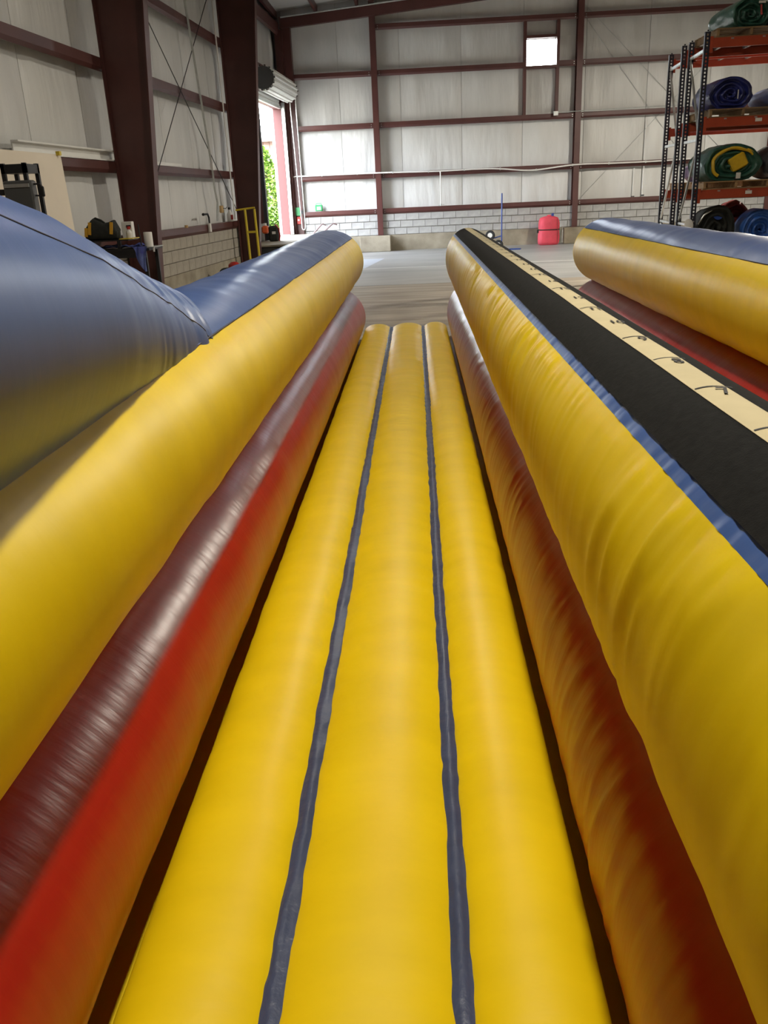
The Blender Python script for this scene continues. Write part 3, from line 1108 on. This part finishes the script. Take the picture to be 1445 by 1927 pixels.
MB().box((.08, -.655, .07), (.07, .012, .09)).build('tag', LABELW, g3)
MB().box((.05, -.645, -.05), (.05, .01, .20)).build('strap', BLKC, g3)
roll((5.98, 15.27, LEV[2] + PT), 'slate blue rolled inflatable beside the navy roll, cut by the picture edge', SLATEV, .88, .42, .19, 231, .0)
roll((6.08, 15.27, LEV[1] + PT), 'charcoal rolled inflatable beside the green and yellow roll', CHARV, .88, .44, .30, 241, .0)
roll((5.88, 15.27, LEV[3] + PT), 'blue rolled inflatable on the top rack level at the picture edge', NAVYV, .88, .36, .19, 251, .0)
roll((5.33, 16.58, LEV[1] + PT), 'dusty purple rolled inflatable behind the rack posts', PURP, .80, .38, .20, 261, .0)
pallet((5.17, RY, LEV[0]), 'wooden pallet on the lowest rack beam under the black bag')
pallet((6.30, RY, LEV[0]), 'wooden pallet on the lowest rack beam under the bright blue roll')
bb_ = roll((4.95, 15.13, LEV[0] + PT), 'bulky black canvas bag on the lowest rack level', BLKC, .60, .31, .385, 271, .0, group='bags and rolls on the lowest rack level', tilt=2.5)
MB().lathe([(.0, 0), (.07, 0), (.08, .015), (.0, .02)], 14, (.02, -.52, .50), Matrix.Rotation(math.radians(60), 3, 'X')).build('blue_patch', BLUP, bb_)
MB().tube([(-.30, -.55, .38), (-.22, -.57, .52), (-.08, -.56, .60), (.05, -.53, .62)], .012, 6).build('strap', GALV, bb_, True)
roll((5.47, 15.68, LEV[0] + PT), 'dull red rolled inflatable between the black bag and the blue roll', DKREDV, .42, .26, .395, 281, .0, group='bags and rolls on the lowest rack level')
roll((5.70, 15.07, LEV[0] + PT), 'bright blue rolled inflatable on the lowest rack level', BRBLUE, .40, .32, .325, 291, .0, group='bags and rolls on the lowest rack level')
for root_, dy_ in ((g1, .135), (g2, .16), (g3, .16), (bb_, .25)):
    for c_ in root_.children:
        if c_.name.split('.')[0] != 'roll':
            c_.location.y += dy_
wm = thing('work_lamp', 'small white oval reflector clamped low on the rack post', 'lamp', (4.44, 14.62, 1.02))
MB().lathe([(.0, -.035), (.05, -.03), (.075, 0), (.06, .02), (0, .03)], 16, (0, 0, .05), Matrix.Rotation(math.radians(70), 3, 'X') @ Matrix.Scale(1.4, 3, (0, 1, 0))).build('reflector', WPL, wm, True)
MB().tube([(0, .02, .05), (.05, .06, .10), (.10, .08, .10)], .012, 6).build('clamp', GALV, wm)

# ------------------------------------------------------------------ red sack, hand trucks and small things by the back wall
sk = thing('drawstring_sack', 'tall red drawstring sack with black strap against the block wall', 'bag', (4.28, 28.80, 0))
na = 40
th = np.linspace(0, 2 * math.pi, na + 1)[:-1]
rows = []
for z, s_ in ((0, .80), (.02, .94), (.10, .99), (.25, .985), (.42, .97), (.47, .93), (.52, .97), (.65, .97), (.76, .90), (.83, .80), (.87, .50), (.885, .16), (.91, .20), (.92, .02)):
    ex = np.sign(np.cos(th)) * np.abs(np.cos(th)) ** .7
    ey = np.sign(np.sin(th)) * np.abs(np.sin(th)) ** .7
    nn = 1 + .05 * vnoise(th * 2.5, np.full(na, z * 5), 301)
    rows.append(np.stack([.345 * s_ * ex * nn, .23 * s_ * ey * nn, np.full(na, z)], -1))
MB().grid(np.array(rows), wrap=True).build('sack_body', SACK, sk, 'all')
sp = []
for i in range(32):
    a = 2 * math.pi * i / 32
    sp.append((.345 * .97 * abs(math.cos(a)) ** .7 * (1 if math.cos(a) >= 0 else -1), .23 * .98 * abs(math.sin(a)) ** .7 * (1 if math.sin(a) >= 0 else -1), .47))
MB().tube(sp, .016, 6, closed=True).build('strap', BLKC, sk, True)
MB().box((-.355, -.05, .43), (.05, .04, .10)).build('buckle', BLKC, sk)
MB().box((.11, -.03, .92), (.075, .03, .09)).build('blue_tag', BLUP, sk)
MB().tube([(.25, -.21, .03), (.26, -.225, .40), (.24, -.20, .80)], .007, 5).build('side_seam', DKREDV, sk)

ht = thing('hand_truck', 'blue hand truck with black wheels standing behind the centre wall', 'hand truck', (2.55, 27.6, 0), -.25)
MB().tube([(.10, .0, .16), (.10, .03, 1.64)], .022, 8).build('pole', BLUP, ht, True)
MB().tube([(-.28, .10, .30), (.10, .02, .40)], .018, 8).build('axle_arm', BLUP, ht, True)
MB().box((.42, -.25, .015), (.62, .22, .03)).build('toe_plate', BLUP, ht)
MB().tube([(.10, 0, .2), (.16, -.15, .03)], .02, 8).build('brace', BLUP, ht)
for x, y, z in ((-.26, .02, .42), (.02, -.10, .135)):
    w = MB().lathe([(.07, -.035), (.125, -.04), (.15, -.02), (.15, .02), (.125, .04), (.07, .035)], 24, (x, y, z), Matrix.Rotation(math.radians(80), 3, 'X')).build('wheel', RUB, ht, True)
    MB().lathe([(0, -.03), (.075, -.035), (.075, .035), (0, .03)], 18, (x, y - .012, z), Matrix.Rotation(math.radians(80), 3, 'X')).build('hub', WPL, w)

ch = thing('cart', 'platform cart with two slanted silver handles behind the blue wall top', 'cart', (-3.0, 27.5, 0))
for x, z0 in ((-.29, .635), (.05, .70)):
    MB().tube([(x - .45, 0, .22), (x, 0, z0 - .0), (x + .36, 0, .975), (x + .40, 0, .985), (x + .50, .02, .95)], .020, 8).build('handle', mat('dull_brown_tube', (0.16, 0.10, 0.095), 0.5), ch, True)
MB().tube([(.07, 0, .985), (.42, 0, .97)], .014, 6).build('cross_bar', GALV, ch)
MB().cbox((-.6, .0, .20), (.9, .55, .05), .01).build('deck', WOOD, ch)
for x in (-.95, -.25):
    for y in (-.2, .2):
        MB().cyl((x, y - .02, .085), (x, y + .02, .085), .085, 14).build('wheel', RUB, ch)

gi = thing('small_radio', 'small green plastic box sitting on the lowest back wall girt', 'box', (-3.18, YB + .06, BG[0] + .165))
MB().cbox((0, 0, .11), (.24, .10, .20), .02).build('body', GRNP, gi)
MB().tube([(-.09, 0, .2), (-.09, 0, .25), (.09, 0, .25), (.09, 0, .2)], .012, 6).build('handle', GRNP, gi)
MB().box((0, -.052, .10), (.12, .008, .10)).build('front_panel', WPL, gi)
fx = thing('fire_alarm_box', 'green and red alarm boxes on the corner post beside the chain', 'alarm box', (-3.80, YB - .13, .98))
MB().cbox((-.05, 0, .10), (.13, .08, .24), .01).build('red_box', REDP, fx)
MB().cbox((-.06, 0, .38), (.14, .08, .26), .01).build('green_box', GRNP, fx)
MB().cyl((-.05, -.045, .12), (-.05, -.05, .12), .03, 10).build('button', WPL, fx)
MB().box((.06, 0, .36), (.08, .05, .10)).build('switch', BLACKM, fx)

# ------------------------------------------------------------------ things along the left wall
yt = thing('hand_truck', 'yellow steel hand truck leaning by the dark column near the door', 'hand truck', (-3.98, 21.35, 0))
for x in (-.12, .11):
    MB().tube([(x + .02, 0, .05), (x - .015, .06, 1.57)], .030, 8).build('rail', YELP, yt, True)
for z in (.40, 1.05):
    MB().box((.0, .03, z), (.22, .03, .05)).build('cross_bar', YELP, yt)
MB().tube([(-.36, .05, 1.56), (-.14, .06, 1.58), (.11, .06, 1.60)], .022, 8).build('handle', YELP, yt, True)
MB().box((0, -.12, .02), (.40, .26, .02)).build('toe_plate', YELP, yt)
for x in (-.2, .2):
    MB().cyl((x - .03, .10, .12), (x + .03, .10, .12), .12, 16).build('wheel', RUB, yt)

bl = thing('backpack_blower', 'orange and black backpack blower standing on the door ledge', 'blower', lw(.22, 24.6, .66) + Vector((0, 0, 0)))
MB().cbox((.08, 0, .21), (.26, .26, .42), .04).build('back_frame', BLKC, bl)
MB().cbox((-.14, -.05, .33), (.19, .22, .21), .04).build('engine_cover', ORP, bl)
MB().cyl((-.14, -.05, .43), (-.14, -.05, .50), .045, 12).build('fuel_cap', WPL, bl)
MB().tube([(.16, -.10, .45), (.24, -.08, .34), (.25, -.04, .16), (.22, -.02, .02)], .022, 8).build('shoulder_strap', REDP, bl, True)
MB().box((.10, -.135, .24), (.10, .008, .07)).build('label_plate', LABELW, bl)
MB().tube([(.0, 0, .42), (.02, 0, .47), (.12, 0, .47), (.14, 0, .42)], .014, 6).build('handle', BLACKM, bl)

rm = thing('small_engine', 'small red and black machine peeking over the blue wall top', 'machine', (-4.05, 19.0, 0))
MB().cbox((0, 0, .20), (.50, .40, .40), .04).build('body', BLKC, rm)
MB().lathe([(.0, 0), (.14, 0), (.13, .07), (.07, .12), (.0, .13)], 14, (.05, 0, .40)).build('red_cap', REDP, rm, True)

cb = thing('sheet_board', 'large cream sheet of board leaning on the left wall', 'board', lw(.36, 11.0, 0), TH)
MB().box((0, -.65, 1.215), (.02, 2.9, 2.43), Matrix.Rotation(math.radians(-1.5), 3, 'Y')).build('panel', CREAMP, cb)
MB().box((.0, .70, 2.44), (.05, .06, .05)).build('clip', YELP, cb)
tr = MB().prism([(0, 0), (.10, 0), (.10, .02), (.02, .02), (.02, .14), (.10, .14), (.10, .16), (0, .16)], 0, 3.6, 'y').build(
    'metal_channel', WHITEP, None, loc=lw(-.12, 11.45, LG[1] + .18), rz=TH)
tag(tr, 'long pale metal channel lying on the left wall girt beside the column', 'channel')
tr2 = MB().prism([(0, 0), (.06, 0), (.06, .06), (0, .06)], 0, 2.2, 'y').build('metal_strip', WHITEP, None, loc=lw(-.10, 15.9, LG[1] + .18), rz=TH)
tag(tr2, 'short pale metal strip on the girt beyond the first column', 'channel')

es = thing('equipment_stand', 'black steel equipment stand with hung drawers at the picture edge', 'stand', (-4.28, 9.35, 0))
for x in (-.02, .21):
    for y in (0, .3):
        MB().box2((x - .02, y - .02, 0), (x + .02, y + .02, 2.23)).build('post', BLACKM, es)
MB().box2((-.04, -.02, 2.13), (.23, .32, 2.22)).build('top_rail', BLACKM, es)
MB().box2((-.04, -.02, 1.78), (.02, .0, 1.84)).build('side_rail', BLACKM, es)
MB().box2((-.3, -.02, 1.92), (0, .01, 1.98)).build('side_rail', BLACKM, es)
gb = thing('grey_case', 'dark grey plastic case hanging on the black stand', 'case', (-4.105, 9.24, 1.585))
MB().cbox((0, 0, .22), (.30, .14, .50), .015).build('body', GREYP, gb)
MB().box((0, -.075, .42), (.26, .02, .035)).build('front_bar', GALV, gb)
MB().tube([(.14, 0, .43), (.21, 0, .43), (.235, 0, .40), (.235, 0, .31), (.14, 0, .32)], .010, 6).build('handle', BLACKM, gb, True)
MB().cbox((.235, 0, .355), (.025, .03, .10), .006).build('grip', RUB, gb)

# workbench with its clutter in front of the first column
TBZ = 1.16
wbch = thing('work_table', 'black work table cluttered with tools in front of the first column', 'table', (-4.42, 13.35, 0))
MB().box2((-.45, -.35, TBZ - .035), (.43, .35, TBZ)).build('table_top', BLACKM, wbch)
MB().box2((-.43, -.33, TBZ - .13), (.36, -.30, TBZ - .035)).build('apron', BLACKM, wbch)
for x in (-.40, .34):
    for y in (-.30, .30):
        MB().box2((x - .025, y - .025, 0), (x + .025, y + .025, TBZ - .03)).build('leg', BLACKM, wbch)
MB().box2((.34, -.2, TBZ), (.46, .3, TBZ + .012)).build('end_rail', GALV, wbch)
MB().box2((.44, -.2, TBZ - .06), (.46, -.18, TBZ + .0)).build('rail_bracket', WPL, wbch)
MB().box2((-.05, -.33, TBZ), (.0, -.28, TBZ + .12)).build('riser', BLACKM, wbch)
MB().box2((-.44, -.33, TBZ), (-.40, -.28, TBZ + .12)).build('riser', BLACKM, wbch)
MB().box2((-.52, -.35, TBZ + .12), (.13, .15, TBZ + .14)).build('raised_shelf', BLACKM, wbch)
SZ = TBZ + .14
ymat = MB().box2((-.03, -.18, 0), (.17, .2, .012)).build('yellow_board', YELP, None, loc=(-4.40, 13.2, SZ))
tag(ymat, 'thin yellow board under the bottles on the raised shelf', 'board')
tb = thing('tool_bag', 'black tool bag with gold straps on the work table', 'bag', (-4.69, 13.12, SZ))
rows = []
for x, h, d in ((-.24, .16, .09), (-.23, .20, .11), (-.13, .30, .12), (-.09, .31, .12), (.03, .24, .12), (.10, .25, .12), (.15, .27, .12), (.18, .28, .11), (.235, .16, .10), (.24, .14, .08)):
    ring = []
    for a in np.linspace(0, 2 * math.pi, 17)[:-1]:
        ring.append((x + .012 * math.sin(3 * a + x * 20), d * np.sign(math.cos(a)) * abs(math.cos(a)) ** .6, h / 2 + h / 2 * np.sign(math.sin(a)) * abs(math.sin(a)) ** .6))
    rows.append(ring)
b = MB().grid(np.array(rows), wrap=True)
b.f += [tuple(range(16)), tuple(range(len(b.v) - 16, len(b.v)))]
b.build('bag_body', BLKC, tb, 'all')
for x, h in ((-.215, .20), (-.155, .285), (.17, .275)):
    MB().box((x, -.118, h * .60), (.045, .016, h * .62), Matrix.Rotation(.15, 3, 'Y')).build('gold_strap', GOLD, tb)
MB().tube([(-.13, -.02, .29), (-.08, -.02, .315), (.0, -.02, .28), (.05, -.02, .24)], .014, 6).build('carry_handle', BLKC, tb, True)
bx_ = thing('carton', 'small white carton with a dark label behind the bottles', 'box', (-4.42, 13.47, SZ))
MB().cbox((0, 0, .12), (.16, .12, .24), .006).build('carton_body', WPL, bx_)
MB().box((.03, -.063, .17), (.07, .006, .04)).build('dark_label', BLACKM, bx_)
bo = thing('bottle', 'clear white bottle with a red cap on the raised shelf', 'bottle', (-4.31, 13.16, SZ + .012))
MB().lathe([(0, 0), (.045, 0), (.048, .06), (.045, .09), (.022, .115), (.02, .13), (0, .13)], 16).build('bottle_body', WPL, bo, True)
MB().cyl((0, 0, .125), (0, 0, .165), .026, 12).build('cap', REDP, bo)
pt = thing('paper_towel_roll', 'white paper towel roll standing at the end of the work table', 'paper roll', (-4.06, 13.25, TBZ + .012))
MB().lathe([(.02, 0), (.062, 0), (.064, .01), (.064, .20), (.06, .21), (.02, .21)], 18).build('paper', PAPER, pt, True)
sr = MB().tube([(0, 0, 0), (-.015, 0, .34)], .010, 6).build('scraper', BLACKM, None, loc=(-4.16, 13.2, TBZ + .0))
tag(sr, 'thin dark scraper standing beside the paper towel roll', 'tool')
nx, ny = 22, 12
U, V = np.meshgrid(np.linspace(0, 1, nx), np.linspace(0, 1, ny), indexing='ij')
Xt = -.40 + U * .68
Zt = .012 + .045 * np.abs(vnoise(U * 6, V * 4, 320)) + .03 * np.abs(vnoise(U * 13, V * 8, 321))
Yt = -.34 + V * .40
tp = thing('tarp', 'crumpled blue tarp spread on the work table and hanging off its end', 'tarp', (-4.42, 13.35, TBZ))
MB().grid(np.stack([Xt, Yt, Zt], -1)).build('spread_sheet', TARP, tp, 'all')
U, V = np.meshgrid(np.linspace(0, 1, 24), np.linspace(0, 1, 12), indexing='ij')
ln = .36 * (.35 + .65 * np.clip(V * 1.8, 0, 1))
Xh = .18 + .22 * V * (1 - .35 * U) + .05 * U + .02 * np.sin(V * 9 + U * 3)
Yh = -.37 - .02 * np.sin(V * 14 + 2 * U) - .01 * U
Zh = .03 - U * ln
MB().grid(np.stack([Xh, Yh, Zh], -1)).build('hanging_sheet', TARP, tp, 'all')

# conduits, taps and cables on the left wall's second bay
for k, (y0, z0, y1, z1) in enumerate(((15.3, 5.9, 22.0, 1.45), (15.35, 1.5, 22.4, 7.0))):
    br = MB().tube([lw(.03, y0, z0), lw(.03, y1, z1)], .009, 5).build('brace_cable', BLACKM)
    tag(br, ['dark brace rod falling towards the door on the left wall', 'dark brace rod rising towards the door on the left wall'][k], 'cable')
pc = thing('conduit', 'pair of grey conduits running down the left wall to a switch', 'conduit', lw(.04, 20.1, 1.3))
for dy in (0, .07):
    P0 = lw(.04, 20.1, 1.3)
    MB().tube([lw(.04, 19.0 + dy, 6.8) - P0, lw(.04, 19.95 + dy, 2.5) - P0, lw(.04, 20.0 + dy, 2.0) - P0, lw(.04, 20.1 + dy, 1.75) - P0, lw(.02, 20.0 + dy, 1.36) - P0], .014, 6).build('pipe', GALV, pc, True)
MB().box(lw(.05, 19.98, 2.50) - P0, (.06, .16, .14)).build('switch_box', WPL, pc)
vp = MB().tube([lw(.06, 21.35, 6.0), lw(.06, 21.45, 1.35)], .018, 6).build('vent_pipe', WPL, None, True)
tag(vp, 'thin pale upright pipe beside the second column', 'pipe')
fc = thing('water_tap', 'bent dark pipe tap rising from the lowest left wall girt', 'tap', lw(.02, 19.3, LG[0] + .12))
MB().tube([(0, .1, 0), (0, .1, .20), (0, .02, .27), (0, -.35, .27)], .020, 8).build('spout', BLACKM, fc, True)
MB().cyl((0, -.35, .27), (0, -.40, .27), .03, 8).build('nozzle', BLACKM, fc)
MB().cyl((.02, 0, -.10), (.02, 0, .08), .04, 10).build('white_stub', WPL, fc)
ob = thing('outlet_box', 'tan outlet box with plug on the left wall near the column', 'outlet', lw(-.12, 21.0, 1.52))
MB().cbox((0, 0, .08), (.06, .20, .16), .01).build('box_body', TANP, ob)
MB().tube([(.03, .05, .1), (.06, .2, .09), (.04, .42, .12)], .010, 6).build('cord', BLACKM, ob, True)
sb = thing('spray_bottle', 'white spray bottle with red label on the left wall girt', 'bottle', lw(-.08, 21.55, LG[0] + .17))
MB().lathe([(0, 0), (.07, 0), (.075, .02), (.075, .17), (.03, .24), (.025, .28), (0, .28)], 16).build('bottle_body', WPL, sb, True)
MB().cbox((.055, -.05, .10), (.03, .06, .11), .005, Matrix.Rotation(-.7, 3, 'Z')).build('red_print', REDP, sb)
MB().cbox((.0, -.02, .30), (.05, .10, .05), .01).build('trigger_head', BLACKM, sb)
cn = MB().cyl((0, 0, 0), (0, .0, .05), .035, 8).build('pipe_stub', TANP, None, loc=lw(.06, 17.6, LG[0] + .17))
tag(cn, 'small rusty fitting on the lowest left wall girt', 'fitting')

# ------------------------------------------------------------------ outside the door
gr = MB().box2((-60, -40, -.6), (-7.95, 70, .40)).box2((-7.95, 31, -.6), (40, 70, .40)).box2((-7.95, 22.0, -.6), (-4.75, 31, .40)).build('ground', GRASS)
tag(gr, 'sunlit ground outside the open door', 'ground', kind='structure')


def leafy(name, label, loc, rx, h, n, seed):
    t = thing(name, label, 'tree', loc)
    r = np.random.default_rng(seed)
    b = MB()
    for i in range(n):
        u = r.uniform(0, 1)
        z = .12 + (h - .15) * u
        prof = (1 - u) ** .55 * min(1, .6 + u * 2)
        a = r.uniform(0, 2 * math.pi)
        q = (r.uniform(0.35, 1)) ** .5
        c = Vector((rx * prof * q * math.cos(a), rx * prof * q * math.sin(a), z))
        s_ = r.uniform(.07, .13)
        e = Matrix.Rotation(r.uniform(0, 6.28), 3, 'Z') @ Matrix.Rotation(r.uniform(-1.1, 1.1), 3, 'X') @ Matrix.Rotation(r.uniform(-.7, .7), 3, 'Y')
        b._add([c + e @ Vector(p) for p in ((-s_ * .5, 0, 0), (0, -s_ * .2, .01), (s_ * .5, 0, 0), (0, s_, -.02))], [(0, 1, 2, 3)])
    o = b.build('foliage', LEAF, t)
    o['kind'] = 'stuff'
    MB().tube([(0, 0, 0), (.05, 0, h * .4), (0, .04, h * .8)], .06, 7).build('trunk', BARK, t, True)
    return t


leafy('leafy_tree', 'bright green leafy tree seen through the open door', (-5.92, 35.5, .40), 1.0, 3.35, 7000, 1)
leafy('leafy_tree', 'rounder green tree farther out beyond the open door', (-8.3, 40.0, .40), 1.3, 3.0, 4200, 2)
leafy('leafy_tree', 'low green bush outside the door behind the blower', (-5.35, 33.2, .40), .55, 1.1, 1500, 3)
sd = thing('shed', 'brown board shed standing behind the trees outside', 'shed', (-6.0, 44.0, .40))
for k in range(14):
    MB().box((-.2 + .3 * k - 2.4, 0, 2.0), (.285, .05, 4.0)).build('board', SHED, sd)
MB().box((-.6, .9, 4.05), (4.8, 2.4, .12)).build('roof', SHED, sd)
MB().box((-.6, 1.0, 1.95), (4.2, 1.8, 3.9)).build('wall', SHED, sd)

# ------------------------------------------------------------------ high-bay lamps under the roof
lampd = bpy.data.lights.new('lamp_light', 'AREA')
lampd.shape = 'DISK'
lampd.size = .32
lampd.energy = LAMP_W
lampd.color = (1.0, .92, .78)
LP = [(0.35, 2.3, 'above the near end of the lanes'), (0.35, 11.3, 'above the far end of the lanes'), (8.6, 19.0, 'over the right floor by the racks')]
for x, y, w in LP:
    t = thing('high_bay_lamp', 'round high-bay lamp hanging from the roof ' + w, 'lamp', (x, y, 6.3), 0, 'high-bay lamps under the roof')
    MB().lathe([(.05, .34), (.08, .32), (.10, .20), (.20, .12), (.25, 0), (.24, 0), (.19, .11), (.0, .12)], 28).build('reflector', LAMPM, t, True)
    MB().cyl((0, 0, .02), (0, 0, .03), .22, 24).build('lens', LENS, t)
    MB().cyl((0, 0, .34), (0, 0, rz_(x) - 6.3 - .19), .012, 6).build('hanger', GALV, t)
    ld = lampd.copy()
    ld.energy = LAMP_W * (5.2 if x > 5 else 0.45 if y > 8 else 1.0)
    lo = bpy.data.objects.new('lamp_light', ld)
    col.objects.link(lo)
    lo.parent = t
    lo.location = (0, 0, .012)
